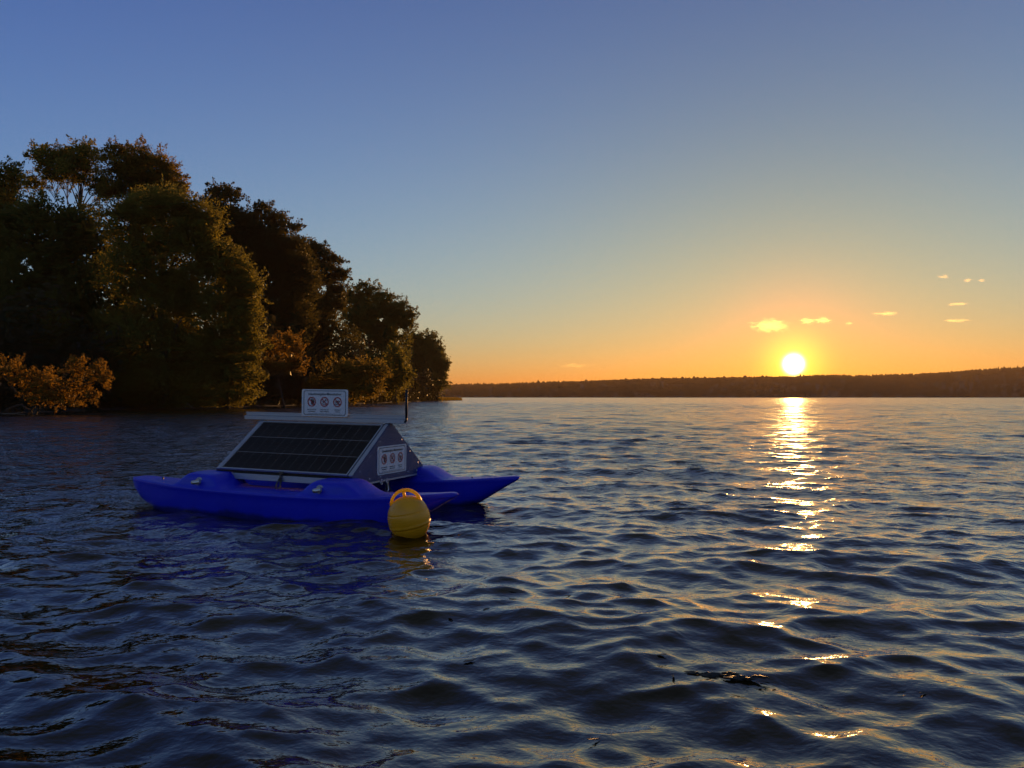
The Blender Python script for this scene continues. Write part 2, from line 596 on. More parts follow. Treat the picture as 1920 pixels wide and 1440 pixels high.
def leaves(pos, size, rng, out=None, aspect=.5):
    """leaf-shaped quads (two triangles each, slightly folded) at the given points"""
    n = len(pos)
    d = rng.normal(size=(n, 3))
    if out is not None:
        d = d * .75 + out * .8
    d[:, 2] += .1
    d /= np.linalg.norm(d, axis=1)[:, None]
    q = rng.normal(size=(n, 3))
    s = np.cross(d, q)
    s /= np.linalg.norm(s, axis=1)[:, None] + 1e-9
    nn = np.cross(d, s)
    sz = (size * rng.uniform(.6, 1.35, n))[:, None]
    tip = pos + d * sz * .5
    tail = pos - d * sz * .5
    fold = nn * sz * .10
    l_ = pos + s * sz * aspect * .5 + fold
    r_ = pos - s * sz * aspect * .5 + fold
    V = np.stack([tail, l_, tip, r_], 1).reshape(-1, 3)
    fc = np.arange(4 * n).reshape(-1, 4)
    tone = np.repeat(rng.random(n), 4)
    return V, fc, tone


def tree(name, label, cat, d, lobes, leaf, base, group=None, trunk_r=.35, cover=2.0, px_leaf=5.2, seed=1, gaps=(), flat=1.0,
         trunk_top=None, twig=3, clump=.30, bare=(), drop=0):
    """trunk, limbs and a crown of leaf clumps. lobes: (px, py, rx, ry) of each bough as seen in the photo from the camera, at distance d"""
    rng = np.random.default_rng(seed)
    m = d / F
    bx, by = (base[0] - CX) / F * d, d
    root = empty(name, (bx, by, 0))
    tag(root, label, cat, group)
    P, O, Z = [], [], []
    cent = []
    dz = 0
    for li, (px, py, rx, ry) in enumerate(lobes):
        c = np.array(at(px, py + drop, d))
        rad = np.array([rx * m * 1.06, min(rx, 70) * m * .9, ry * m * 1.15 + 2 * m])
        c[1] += rng.uniform(-.35, .35) * rad[1]
        cent.append((c, rad))
        area = math.pi * rx * ry
        n = int(area * cover * 1.35 / (px_leaf * px_leaf * .5 * .5 * .62))
        # a bough is one body with smaller bodies bulging out of it
        subs = [(c, rad * .80, 1.0)]
        for _ in range(6):
            dv = rng.normal(size=3)
            dv[2] = abs(dv[2]) * .8 if rng.random() < .6 else dv[2]
            dv /= np.linalg.norm(dv)
            sc = rng.uniform(.32, .55)
            subs.append((c + dv * rad * rng.uniform(.55, .80), rad * sc, sc * sc * 1.1))
        wts = np.array([q[2] for q in subs])
        # sprays of leaves on twigs that stick out of the bough
        for _ in range(int(8 + area / 700)):
            dv = rng.normal(size=3) + np.array([0, 0, .35])
            dv /= np.linalg.norm(dv)
            q0 = c + dv * rad * .78
            ln_ = rng.uniform(3, 11) * m + .10 * rad.mean()
            ax = dv + rng.normal(size=3) * .35 + np.array([0, 0, .15])
            ax /= np.linalg.norm(ax)
            t_ = rng.random(34) ** .8
            pp = q0 + ax * (t_ * (ln_ + .20 * rad.mean()))[:, None] + rng.normal(size=(34, 3)) * (3.3 * m * (1.2 - t_))[:, None]
            P.append(pp)
            Z.append(np.full(34, .8))
            O.append(np.tile(ax, (34, 1)))
        for (sc_, sr_, sw_) in subs:
            k_ = int(n * sw_ / wts.sum())
            ka = k_ // 2
            nc = max(5, int(ka / 26))
            dirs = rng.normal(size=(nc, 3))
            dirs /= np.linalg.norm(dirs, axis=1)[:, None]
            cc = sc_ + dirs * (rng.uniform(.45, 1.0, nc) ** .7)[:, None] * sr_ * .95
            crr = np.clip(clump * sr_.mean() * rng.uniform(.6, 1.3, nc), 3.5 * m, 13 * m)
            idx = rng.integers(0, nc, ka)
            pa = cc[idx] + np.clip(rng.normal(size=(ka, 3)), -2, 2) * np.array([.62, .62, .46]) * crr[idx][:, None]
            kb = k_ - ka
            dirs = rng.normal(size=(kb, 3))
            dirs /= np.linalg.norm(dirs, axis=1)[:, None]
            pb = sc_ + dirs * (rng.random(kb) ** .42 * (1 + .07 * rng.normal(size=kb)))[:, None] * sr_
            w_ = 2 * math.pi / (16 * m)
            nzv = np.sin(pb[:, 0] * w_ + 1.3 * np.sin(pb[:, 2] * w_ * .7 + li)) + np.sin(pb[:, 2] * w_ * 1.2 + 1.1 * np.sin(pb[:, 1] * w_ * .8)) + np.sin(pb[:, 1] * w_ + li * 2)
            pb = pb[nzv > -.55]
            pp = np.concatenate([pa, pb])
            P.append(pp)
            o = (pp - c) / rad
            inner = np.linalg.norm(o, axis=1)
            Z.append(np.clip(1.9 - 1.1 * inner, .85, 1.6))
            O.append(o / (np.linalg.norm(o, axis=1)[:, None] + 1e-6))
    P = np.concatenate(P)
    O = np.concatenate(O)
    Z = np.concatenate(Z)
    if gaps:
        ppx = P[:, 0] / P[:, 1] * F + CX
        ppy = HY - (P[:, 2] - H) / P[:, 1] * F
        keep = np.ones(len(P), bool)
        for gx, gy, gr in gaps:
            q = np.hypot(ppx - gx, (ppy - gy))
            keep &= (q > gr * (.75 + .5 * rng.random(len(P)))) | (rng.random(len(P)) < .10)
        P, O, Z = P[keep], O[keep], Z[keep]
    keep = P[:, 2] > .15
    P, O, Z = P[keep], O[keep], Z[keep]
    V, fc, tone = leaves(P - np.array((bx, by, 0)), px_leaf * 1.12 * m * Z, rng, O)
    me = np_mesh('crown', V, fc, attrs={'leaf_tone': tone})
    cr = link('crown', me, LEAF[leaf], root)
    # trunk and limbs
    tb = MB()
    top = at(trunk_top[0], trunk_top[1], d) if trunk_top else Vector(cent[0][0])
    off = Vector((bx, by, 0))
    top = top - off
    b0 = Vector((0, 0, -.3))
    pts, rad = [], []
    for q in range(9):
        t = q / 8
        p = b0.lerp(top, t) + Vector((math.sin(t * 5 + seed), math.cos(t * 4 + seed), 0)) * trunk_r * .8 * t * (1 - t) * 2
        pts.append(p)
        rad.append(trunk_r * (1.25 if q == 0 else 1) * (1 - .72 * t))
    tb.tube(pts, rad, 8)
    tb.build('trunk', M['bark'], root)
    lb = MB()
    rnd = random.Random(seed)
    for c, r_ in cent:
        c = Vector(c) - off
        t0 = min(.92, max(.25, (c.z - r_[2] * 1.4) / max(top.z, 1))) * (1 if twig < 5 else rnd.uniform(.90, 1.0))
        s = pts[min(8, int(t0 * 8))]
        mid = s.lerp(c, .55) + Vector((rnd.uniform(-.1, .1), rnd.uniform(-.1, .1), rnd.uniform(-.06, .12))) * (c - s).length
        r0 = trunk_r * (.30 if twig < 5 else .20)
        lb.tube([s, s.lerp(mid, .5) + Vector((0, 0, .1)), mid, mid.lerp(c, .6), c], [r0, r0 * .8, r0 * .55, r0 * .4, r0 * .2], 5, cap=False)
        for _ in range(twig):
            e = c + Vector((rnd.uniform(-1, 1) * r_[0], rnd.uniform(-1, 1) * r_[1], rnd.uniform(-.4, 1) * r_[2])) * .85
            st = mid.lerp(c, rnd.uniform(.1, .8))
            lb.tube([st, st.lerp(e, .5) + Vector((rnd.uniform(-.2, .2), 0, rnd.uniform(0, .25))), e], [r0 * .36, r0 * .24, r0 * .08], 4, cap=False)
    for path in bare:
        lb.tube([at(x, y, d) - off for x, y in path], [trunk_r * .5 * (1 - .7 * i_ / len(path)) for i_ in range(len(path))], 5)
    if lb.v:
        lb.build('limb', M['bark'], root)
    return root


G = 'trees along the wooded left shore'
tree('willow_tree', 'olive tree cut off by the left edge, left of the open umbrella crown', 'tree', 90,
     [(30, 530, 60, 55), (95, 520, 50, 50), (5, 345, 48, 50), (-40, 380, 70, 80), (18, 420, 58, 60), (-30, 490, 90, 80)], 'olive', (-30, 765), G, .4, 1.9, seed=11, gaps=((47, 492, 9), (57, 504, 8), (41, 513, 6), (18, 528, 8)))
tree('umbrella_tree', 'tall open tree with bare spreading limbs and sky between its leaves', 'tree', 100,
     [(60, 340, 28, 18), (192, 342, 28, 20), (112, 296, 58, 28), (150, 312, 44, 26), (75, 285, 32, 18), (110, 300, 34, 20), (140, 276, 40, 18), (172, 290, 34, 24), (180, 330, 28, 16), (92, 325, 26, 12), (125, 322, 26, 14),
      (205, 352, 22, 12)], 'olive', (153, 768), G, .5, 1.15, px_leaf=4.6, seed=12,
     trunk_top=(152, 345), twig=9, drop=9)
tree('spreading_tree', 'tall thin brown-gold crown with wispy rim right of the open umbrella crown', 'tree', 97,
     [(230, 345, 38, 24), (290, 350, 40, 20), (332, 350, 26, 16), (262, 305, 66, 34), (300, 330, 40, 24), (212, 283, 28, 20), (250, 284, 40, 22), (290, 298, 38, 24), (316, 318, 24, 20), (343, 345, 16, 14), (232, 318, 32, 18), (280, 332, 38, 16),
      (212, 350, 26, 12), (322, 352, 26, 10)], 'brown', (246, 766), G, .45, 1.3, px_leaf=4.6, seed=13, trunk_top=(248, 340), twig=8, drop=9)
tree('bushy_tree', 'dark bushy tree with a small sky hole, in front of the open umbrella crown', 'tree', 84,
     [(85, 500, 60, 50), (20, 620, 70, 60), (60, 432, 70, 55), (125, 430, 68, 48), (155, 480, 75, 65), (28, 565, 80, 75), (130, 590, 85, 75), (60, 660, 90, 70), (190, 570, 60, 85), (170, 680, 80, 70)],
     'green', (110, 768), G, .45, 1.7, px_leaf=6.0, seed=14, gaps=((47, 491, 8), (58, 503, 7), (41, 513, 5), (205, 535, 8), (198, 560, 5), (22, 530, 7), (14, 546, 4)))
tree('great_willow_tree', 'broad olive-gold willow, tallest rounded crown at the water edge', 'tree', 81,
     [(300, 398, 92, 50), (250, 425, 65, 45), (368, 432, 48, 55), (388, 472, 36, 48), (330, 482, 78, 55), (248, 510, 66, 66), (300, 575, 78, 66), (362, 560, 52, 58),
      (270, 655, 78, 66), (348, 665, 76, 66), (300, 722, 90, 36), (228, 625, 48, 55), (250, 742, 66, 20), (345, 748, 78, 16), (160, 748, 50, 16)], 'olive', (310, 766), G, .6, 1.8, seed=15)
tree('willow_tree', 'lower olive willow leaning out right of the broad willow', 'tree', 84,
     [(428, 505, 42, 48), (455, 550, 42, 52), (430, 600, 58, 58), (468, 640, 38, 48), (420, 680, 68, 52), (455, 715, 50, 34), (430, 746, 62, 16)], 'olive', (425, 764), G, .35, 1.8, seed=16)
tree('alder_tree', 'dark narrow alder with flat top peeping over the broad willow', 'tree', 119,
     [(408, 362, 30, 14), (436, 368, 22, 16), (398, 385, 24, 14), (428, 400, 34, 18), (450, 425, 28, 22), (430, 440, 45, 30), (445, 490, 45, 45), (425, 420, 42, 34), (430, 560, 55, 70)], 'dark', (430, 762), G, .4, 1.7, seed=17)
tree('alder_tree', 'dark tree with layered boughs stepping down right of the flat-topped alder', 'tree', 122,
     [(490, 393, 26, 11), (470, 412, 28, 16), (520, 410, 30, 13), (540, 424, 26, 9), (500, 440, 45, 18), (548, 458, 34, 13), (510, 485, 50, 30), (530, 545, 58, 48),
      (540, 620, 60, 55), (515, 690, 66, 50), (470, 450, 45, 40), (450, 530, 40, 70), (505, 455, 52, 38), (495, 520, 70, 60), (490, 620, 70, 70), (560, 520, 40, 50)], 'dark', (520, 760), G, .45, 1.7, px_leaf=4.4, seed=18)
tree('alder_tree', 'dark tree with sky showing through its outer boughs in the middle of the wooded shore', 'tree', 136,
     [(588, 472, 36, 16), (618, 490, 30, 18), (560, 490, 36, 22), (636, 520, 20, 17), (600, 522, 40, 14), (640, 548, 15, 10), (585, 575, 50, 30), (625, 575, 26, 16),
      (570, 640, 66, 58), (622, 640, 46, 56), (600, 708, 78, 45), (560, 480, 44, 30), (590, 510, 46, 28), (580, 600, 66, 60), (625, 560, 22, 22)], 'dark', (600, 758), G, .45, 1.55, seed=19, gaps=((566, 500, 8), (605, 545, 8)))
tree('oak_tree', 'green oak with knobbly crown jutting toward the point', 'tree', 188,
     [(688, 543, 26, 12), (666, 560, 18, 20), (720, 562, 28, 16), (750, 580, 26, 14), (768, 588, 12, 12), (700, 590, 38, 24), (742, 602, 34, 18), (762, 606, 16, 14),
      (690, 640, 44, 44), (738, 640, 34, 30), (700, 700, 58, 40), (668, 590, 36, 50), (710, 600, 46, 40), (745, 605, 26, 26), (735, 690, 40, 50)], 'green', (700, 754), G, .5, 1.7, px_leaf=4.4, seed=20, gaps=((752, 622, 7), (716, 600, 5)))
tree('oak_tree', 'last dark rounded tree standing at the tip of the point', 'tree', 275,
     [(798, 648, 26, 22), (820, 664, 18, 22), (790, 688, 34, 34), (826, 700, 15, 30), (775, 670, 20, 28), (800, 724, 40, 20), (836, 685, 8, 10), (800, 680, 34, 48), (765, 710, 34, 36), (778, 650, 26, 26)], 'green', (800, 749), G, .5, 1.7, px_leaf=4.0, seed=21)
G2 = 'shrubs at the water edge of the left shore'
tree('willow_shrub', 'sunlit orange shrub with bare crooked branches over the water at the left edge', 'shrub', 56,
     [(22, 695, 30, 20), (48, 715, 26, 16), (82, 708, 22, 16), (62, 738, 24, 14), (112, 740, 32, 16), (140, 690, 20, 18), (148, 722, 24, 18), (182, 700, 20, 16), (172, 742, 14, 10), (196, 712, 14, 8), (98, 722, 26, 16), (85, 750, 40, 12), (130, 752, 30, 10)],
     'orange', (62, 772), G2, .16, .85, px_leaf=5.4, seed=22, trunk_top=(90, 730), twig=4,
     bare=([(60, 774), (40, 758), (18, 765), (-5, 780)], [(75, 770), (62, 752), (30, 735), (5, 700)], [(52, 776), (66, 760), (88, 745), (120, 735)]))
tree('willow_shrub', 'small shrub with glowing orange leaves against the dark alders', 'shrub', 96,
     [(505, 650, 14, 16), (540, 645, 28, 20), (556, 668, 18, 20), (500, 680, 12, 8), (535, 690, 34, 10), (565, 688, 10, 8)], 'orange', (535, 762), G2, .14, 1.2, px_leaf=5.0, seed=23)
tree('hazel_shrub', 'wide brown shrub behind the notice board on the ridge of the raft', 'shrub', 118,
     [(640, 708, 46, 36), (690, 712, 42, 34), (600, 725, 38, 26), (660, 736, 68, 16)], 'brown', (650, 758), G2, .15, 1.8, px_leaf=4.8, seed=24)
tree('hazel_shrub', 'upright ochre shrub between the wide brown shrub and the point', 'shrub', 152,
     [(742, 668, 20, 22), (750, 698, 24, 30), (735, 722, 32, 24)], 'olive', (742, 755), G2, .15, 1.7, px_leaf=4.6, seed=25)
tree('willow_shrub', 'dim greenish bush in the shade above the orange shrub at the left edge', 'shrub', 70,
     [(100, 620, 26, 22), (110, 600, 14, 14), (85, 640, 24, 14)], 'olive', (95, 770), G2, .14, 1.3, px_leaf=5.2, seed=26)


def build_undergrowth():
    rng = np.random.default_rng(31)
    n = 70000
    y = 58 + 262 * rng.random(n) ** 1.5
    x = np.interp(y, [p[1] for p in SHORE], [p[0] for p in SHORE]) - .2 - 16 * rng.random(n) ** 1.3
    top = np.where(y < 150, 9.0, 6.5) + 2.5 * np.sin(y * .31) + 1.6 * np.sin(x * .5 + y * .11)
    z = .15 + top * rng.random(n) ** 1.2
    keep = ~((y > 262) & (x > -32))
    pos = np.stack([x, y, z], 1)[keep]
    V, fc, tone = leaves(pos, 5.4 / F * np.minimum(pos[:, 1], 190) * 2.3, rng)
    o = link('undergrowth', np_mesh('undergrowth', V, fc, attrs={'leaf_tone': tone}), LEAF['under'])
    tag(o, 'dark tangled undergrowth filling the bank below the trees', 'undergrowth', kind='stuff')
    # reeds on the low point
    n = 5200
    y = rng.uniform(262, 316, n)
    sx = np.interp(y, [p[1] for p in SHORE], [p[0] for p in SHORE])
    x = sx + 1 - 12 * rng.random(n) ** 1.2
    h = rng.uniform(.5, 1.3, n)
    ln = rng.normal(0, .12, (n, 2))
    b = np.stack([x, y, np.full(n, -.1)], 1)
    w_ = np.stack([rng.uniform(.03, .08, n), rng.normal(0, .02, n), np.zeros(n)], 1)
    t = b + np.stack([ln[:, 0] * h, ln[:, 1] * h, h + .1], 1)
    V = np.stack([b - w_, b + w_, t + w_ * .3, t - w_ * .3], 1).reshape(-1, 3)
    o = link('reeds', np_mesh('reeds', V, np.arange(4 * n).reshape(-1, 4), attrs={'leaf_tone': np.repeat(rng.random(n), 4)}), LEAF['brown'])
    tag(o, 'low strip of reeds on the point running out into the lake', 'reeds', kind='stuff')


build_undergrowth()

# pale fallen branches lying in the shallows


def fallen(label, paths, d, r):
    mb = MB()
    o0 = at(paths[0][0][0], paths[0][0][1], d)
    for p in paths:
        mb.tube([at(x, y, d) - o0 for x, y in p], [r * (1 - .6 * i / len(p)) for i in range(len(p))], 6)
    o = mb.build('fallen_branch', M['drift'])
    o.location = o0
    tag(o, label, 'branch', 'fallen branches along the bank')


fallen('long pale branch lying along the bank left of the raft roof', [[(370, 764), (330, 758), (290, 760), (240, 763), (220, 760), (205, 748)], [(290, 760), (275, 756), (262, 757)]], 84, .09)
fallen('short forked branch at the foot of the broad willow', [[(362, 766), (352, 757), (345, 752)], [(352, 757), (343, 759)]], 80, .08)
fallen('flat pale branch in the water under the orange shrub at the left edge', [[(-5, 776), (30, 776), (55, 779)], [(30, 776), (42, 773)]], 57, .06)

# ------------------------------------------------------------------ the measuring raft
RAFT = empty('measuring_raft', (-2.24, 9.15, 0), (0, .0127, -.3755))
tag(RAFT, 'blue twin-hull raft carrying a solar panel housing and two notice boards', 'raft')


def hump(u, a, b, c, e):
    def ss(x):
        x = min(1, max(0, x))
        return x * x * (3 - 2 * x)
    return ss((u - a) / (b - a)) * (1 - ss((u - c) / (e - c)))


def hull_mesh(sgn):
    us = sorted(set([round(x, 4) for x in np.concatenate([np.linspace(-2.02, -1.7, 16), np.linspace(-1.7, 1.7, 80), np.linspace(1.7, 2.17, 18)])]))
    rows = []
    for u in us:
        b = interp(u, [(-2.02, .02), (-2.005, .07), (-1.96, .115), (-1.85, .155), (-1.6, .20), (-1.25, .25), (-.8, .27), (.9, .27), (1.3, .235), (1.7, .145), (2.0, .072), (2.12, .045), (2.155, .03), (2.17, .012)])
        sheer = .287 + (.058 * (abs(u) / 2.0) ** 2.2 if u < 0 else .108 * (u / 2.15) ** 2.4)
        keel = interp(u, [(-2.02, sheer - .02), (-2.005, .25), (-1.98, .21), (-1.92, .14), (-1.86, .085), (-1.75, .02), (-1.6, -.06), (-1.4, -.11), (-1, -.14), (1.0, -.14), (1.4, -.08), (1.65, .035), (1.9, .195), (2.08, .305), (2.13, .33), (2.155, .355), (2.17, sheer - .012)])
        if u > 2.1:
            sheer -= .018 * ((u - 2.1) / .07) ** 2
        if u < -1.97:
            sheer -= .012 * ((-1.97 - u) / .05) ** 2
        keel = min(keel, sheer - .012)
        hp = hump(u, -1.29, -1.02, -.70, -.56) + hump(u, .40, .63, .93, 1.27)
        hh = .150 * hp
        dp = sheer - keel
        valley = -.02 * (1 if -1.3 < u < 1.3 else 0)
        cr = .014 * (1 - min(1, abs(u) / 2.1))
        # section from outer gunwale over the deck to the other side, then round the bottom
        sec = [(-1.0, sheer - .035), (-1.0, sheer - .010), (-.965, sheer), (-.90, sheer + hh * .10), (-.86, sheer + hh * .55), (-.80, sheer + hh * .88), (-.70, sheer + hh * .985), (-.40, sheer + hh + cr * .7), (0, sheer + hh + cr),
               (.40, sheer + hh + cr * .7), (.70, sheer + hh * .985), (.80, sheer + hh * .88), (.86, sheer + hh * .55), (.90, sheer + hh * .10), (.965, sheer), (1.0, sheer - .010), (1.0, sheer - .035),
               (.955, sheer - .055), (.93, sheer - dp * .35), (.86, sheer - dp * .62), (.70, sheer - dp * .84), (.42, sheer - dp * .96), (0, keel),
               (-.42, sheer - dp * .96), (-.70, sheer - dp * .84), (-.86, sheer - dp * .62), (-.93, sheer - dp * .35), (-.955, sheer - .055)]
        if dp < .12:        # thin ends: keep the lip from turning inside out
            sec = [(v, max(w, keel)) for v, w in sec]
        rows.append([(u, v * b, w) for v, w in sec])
    n = len(rows[0])
    vs = [p for r_ in rows for p in r_]
    fs = [(i * n + k, i * n + (k + 1) % n, (i + 1) * n + (k + 1) % n, (i + 1) * n + k) for i in range(len(rows) - 1) for k in range(n)]
    fs += [tuple(range(n))[::-1], tuple((len(rows) - 1) * n + k for k in range(n))]
    mb = MB()
    mb.add(vs, fs, 0, True)
    return mb


for sgn in (-1, 1):
    h = hull_mesh(sgn).build('hull', M['hull'], RAFT)
    h.location = (0, .85 * sgn, 0)
    md = h.modifiers.new('subdivision', 'SUBSURF')
    md.levels = md.render_levels = 1

for sgn, u in ((-1, -1.62), (-1, 1.55), (1, 1.55)):        # small bolts on the end decks
    mb = MB()
    mb.tube([(u, .85 * sgn, .30), (u, .85 * sgn, .352)], .011, 8)
    mb.build('deck_bolt', M['darksteel'], RAFT)
for u in (-.865, .715):                                    # cross tubes through the humps
    mb = MB()
    mb.tube([(u, -1.175, .360), (u, 1.175, .360)], .023, 14)
    t = mb.build('cross_tube', M['steel'], RAFT)
    for s in (-1, 1):
        mb = MB()
        mb.tube([(u, s * 1.050, .360), (u, s * 1.078, .360)], .050, 18)
        mb.tube([(u, s * 1.078, .360), (u, s * 1.105, .360)], .036, 6, smooth=False)
        mb.build('tube_flange', M['alu'], t)

# housing
hw, w0, w1, wa, ue = .77, .385, .475, 1.015, .905
for s in (-1, 1):
    mb = MB()
    mb.prism([(-hw, w0), (-hw, w1), (-.012, wa), (.012, wa), (hw, w1), (hw, w0)], s * (ue - .006), s * (ue + .006), 0)
    ep = mb.build('end_panel', M['navy'], RAFT)
    # screws round the edge
    ptsS = []
    for t in (.1, .37, .64):
        ptsS.append((-hw + .055 + t * .74, w1 + .005 + t * .55 - .02))
        ptsS.append((hw - .055 - t * .74, w1 + .005 + t * .55 - .02))
    for v in (-.68, -.45, -.22, .18, .40, .62):
        ptsS.append((v, w0 + .035))
    bmS = bmesh.new()
    bmesh.ops.create_uvsphere(bmS, u_segments=8, v_segments=5, radius=.0095)
    sm = bpy.data.meshes.new('screw')
    bmS.to_mesh(sm)
    bmS.free()
    sm.materials.append(M['screw'])
    for (v, w_) in ptsS:
        o = link('screw', sm, None, ep)
        o.location = (s * (ue + .007), v, w_)
        o.scale = (.5, 1, 1)
    mb = MB()                                              # bright rail under the end panel
    mb.box((s * ue - .03, -hw, w0 - .022), (s * ue + .010, hw, w0 - .002))
    mb.build('bottom_rail', M['alu'], RAFT)
mb = MB()
sl = math.atan2(wa - w1, hw)
cs, sn = math.cos(sl), math.sin(sl)
SLOPE = math.hypot(wa - w1, hw)


def slope_mat(side):
    """local frame on the sloping face: x along the raft, y up the slope, z outwards"""
    m = Matrix.Identity(4)
    yv = Vector((0, cs * (1 if side < 0 else -1), sn))
    xv = Vector((1, 0, 0)) * (1 if side < 0 else -1)
    zv = xv.cross(yv)
    for r_ in range(3):
        m[r_][0], m[r_][1], m[r_][2] = xv[r_], yv[r_], zv[r_]
    m.translation = Vector((0, side * hw, w1))
    return m


mb.prism([(-hw + .02, w0), (-hw + .02, w1), (0, wa - .015), (hw - .02, w1), (hw - .02, w0)], -ue + .008, ue - .008, 0)
mb.build('inner_box', M['recess'], RAFT)
for side in (-1, 1):
    sm_ = slope_mat(side)
    for s in (-1, 1):                                      # light angle profile down each sloping edge
        mb = MB()
        mb.box((s * ue + (-.052 if s > 0 else .0065), 0.0, -.012), (s * ue + (-.0065 if s > 0 else .052), SLOPE - .005, .016), bev=.003, mat=sm_)
        mb.build('edge_profile', M['alu'], RAFT)
    mb = MB()                                              # grey channel under the front
    mb.box((-ue + .02, side * (hw - .005) - .010, w0 - .012), (ue - .008, side * (hw - .005) + .010, w0 + .055), bev=.003)
    mb.build('lower_channel', M['alu'], RAFT)
# solar panel on both slopes: frame, backing, cells
for side in (-1, 1):
    sm_ = slope_mat(side)
    pu, p0, p1 = .828, .012, .872
    mb = MB()
    mb.box((-pu, p0, .0), (pu, p1, .014), mat=sm_)
    pan = mb.build('solar_panel', M['backsheet'], RAFT)
    mb = MB()
    fw = .014
    mb.box((-pu - fw, p0 - fw, -.004), (pu + fw, p0, .022), bev=.002, mat=sm_)
    mb.box((-pu - fw, p1, -.004), (pu + fw, p1 + fw, .022), bev=.002, mat=sm_)
    for s in (-1, 1):
        mb.box((min(s * pu, s * (pu + fw)), p0 + .0005, -.004), (max(s * pu, s * (pu + fw)), p1 - .0005, .022), bev=.002, mat=sm_)
    mb.build('panel_frame', M['alu'], pan)
    nc, nr = 13, 3
    cw, chh = (2 * pu - .012) / nc, (p1 - p0 - .012) / nr
    mb = MB()
    mb.box((-cw / 2 + .0038, -chh / 2 + .0065, 0), (cw / 2 - .0038, chh / 2 - .0065, .004))
    cell0 = mb.build('solar_cell', M['cell'], pan)
    for i in range(nc):
        for j in range(nr):
            o = cell0 if (i == 0 and j == 0) else cell0.copy()
            if o is not cell0:
                C.objects.link(o)
                o.parent = pan
            o.matrix_local = sm_ @ Matrix.Translation((-pu + .006 + cw * (i + .5), p0 + .006 + chh * (j + .5), .0125))
# latch strap in the middle of the front
mb = MB()
mb.box((-.028, -.790, .462), (.028, -.772, .482), bev=.003)
mb.box((-.012, -.800, .35), (.012, -.785, .462), bev=.003)
mb.tube([(-.004, -.80, .42), (-.028, -.83, .345), (-.02, -.85, .30)], .009, 6)
mb.tube([(.012, -.80, .40), (.016, -.82, .33), (.002, -.85, .285)], .010, 6)
mb.build('latch', M['darksteel'], RAFT)
# ridge beam
mb = MB()
mb.box((-1.135, -.055, 1.012), (1.135, .055, 1.060), bev=.004)
mb.box((-1.12, -.036, 1.0601), (1.13, .036, 1.103), bev=.004)
mb.box((-1.12, -.040, 1.096), (1.13, -.0362, 1.106))
mb.build('ridge_beam', M['alu'], RAFT)
mb = MB()
mb.tube([(1.118, -.052, 1.03), (1.140, -.060, 1.055), (1.140, -.060, 1.085)], .013, 8)
mb.tube([(1.140, -.060, 1.08), (1.140, -.060, 1.392)], .0145, 10)
mb.tube([(1.140, -.060, 1.392), (1.140, -.060, 1.40)], .012, 10)
mb.build('aerial', M['black'], RAFT)


def rrect(w, h, r, n=6):
    out = []
    for cx, cy, a0 in ((w / 2 - r, h / 2 - r, 0), (-w / 2 + r, h / 2 - r, 90), (-w / 2 + r, -h / 2 + r, 180), (w / 2 - r, -h / 2 + r, 270)):
        for i in range(n + 1):
            a = R(a0 + 90 * i / n)
            out.append((cx + r * math.cos(a), cy + r * math.sin(a)))
    return out


def flat(mb, poly, z, mi, t=.0012):
    mb.prism([(p[0], p[1]) for p in poly], z, z + t, 2, mi)


def ring(mb, cx, cy, r0, r1, z, mi, n=36):
    vs, fs = [], []
    for i in range(n):
        a = 2 * math.pi * i / n
        for rr, zz in ((r0, z), (r1, z), (r1, z + .0012), (r0, z + .0012)):
            vs.append((cx + rr * math.cos(a), cy + rr * math.sin(a), zz))
    for i in range(n):
        j = (i + 1) % n
        for k in range(4):
            k2 = (k + 1) % 4
            fs.append((i * 4 + k, i * 4 + k2, j * 4 + k2, j * 4 + k))
    mb.add(vs, fs, mi)


def bar(mb, x0, y0, x1, y1, w, z, mi, t=.0012):
    d = Vector((x1 - x0, y1 - y0)).normalized()
    n = Vector((-d.y, d.x)) * w / 2
    flat(mb, [(x0 + n.x, y0 + n.y), (x0 - n.x, y0 - n.y), (x1 - n.x, y1 - n.y), (x1 + n.x, y1 + n.y)], z, mi, t)


def disc(mb, cx, cy, rx, ry, z, mi, n=14):
    flat(mb, [(cx + rx * math.cos(2 * math.pi * i / n), cy + ry * math.sin(2 * math.pi * i / n)) for i in range(n)], z, mi)


def text(name, s, size, loc, mat, parent, width=None, bold=0.0):
    cu = bpy.data.curves.new(name, 'FONT')
    cu.body = s
    cu.size = size
    cu.align_x = 'CENTER'
    cu.align_y = 'CENTER'
    cu.extrude = .0006
    cu.offset = bold
    o = bpy.data.objects.new(name, cu)
    C.objects.link(o)
    bpy.context.view_layer.update()
    if width:
        k = width / max(o.dimensions.x, 1e-6)
        cu.size = size
        o.scale = (k, 1, 1)
    dg = bpy.context.evaluated_depsgraph_get()
    me = bpy.data.meshes.new_from_object(o.evaluated_get(dg))
    for v in me.vertices:
        v.co.x *= o.scale[0]
    bpy.data.objects.remove(o)
    me.materials.clear()
    o = link(name, me, mat, parent)
    o.location = loc
    return o


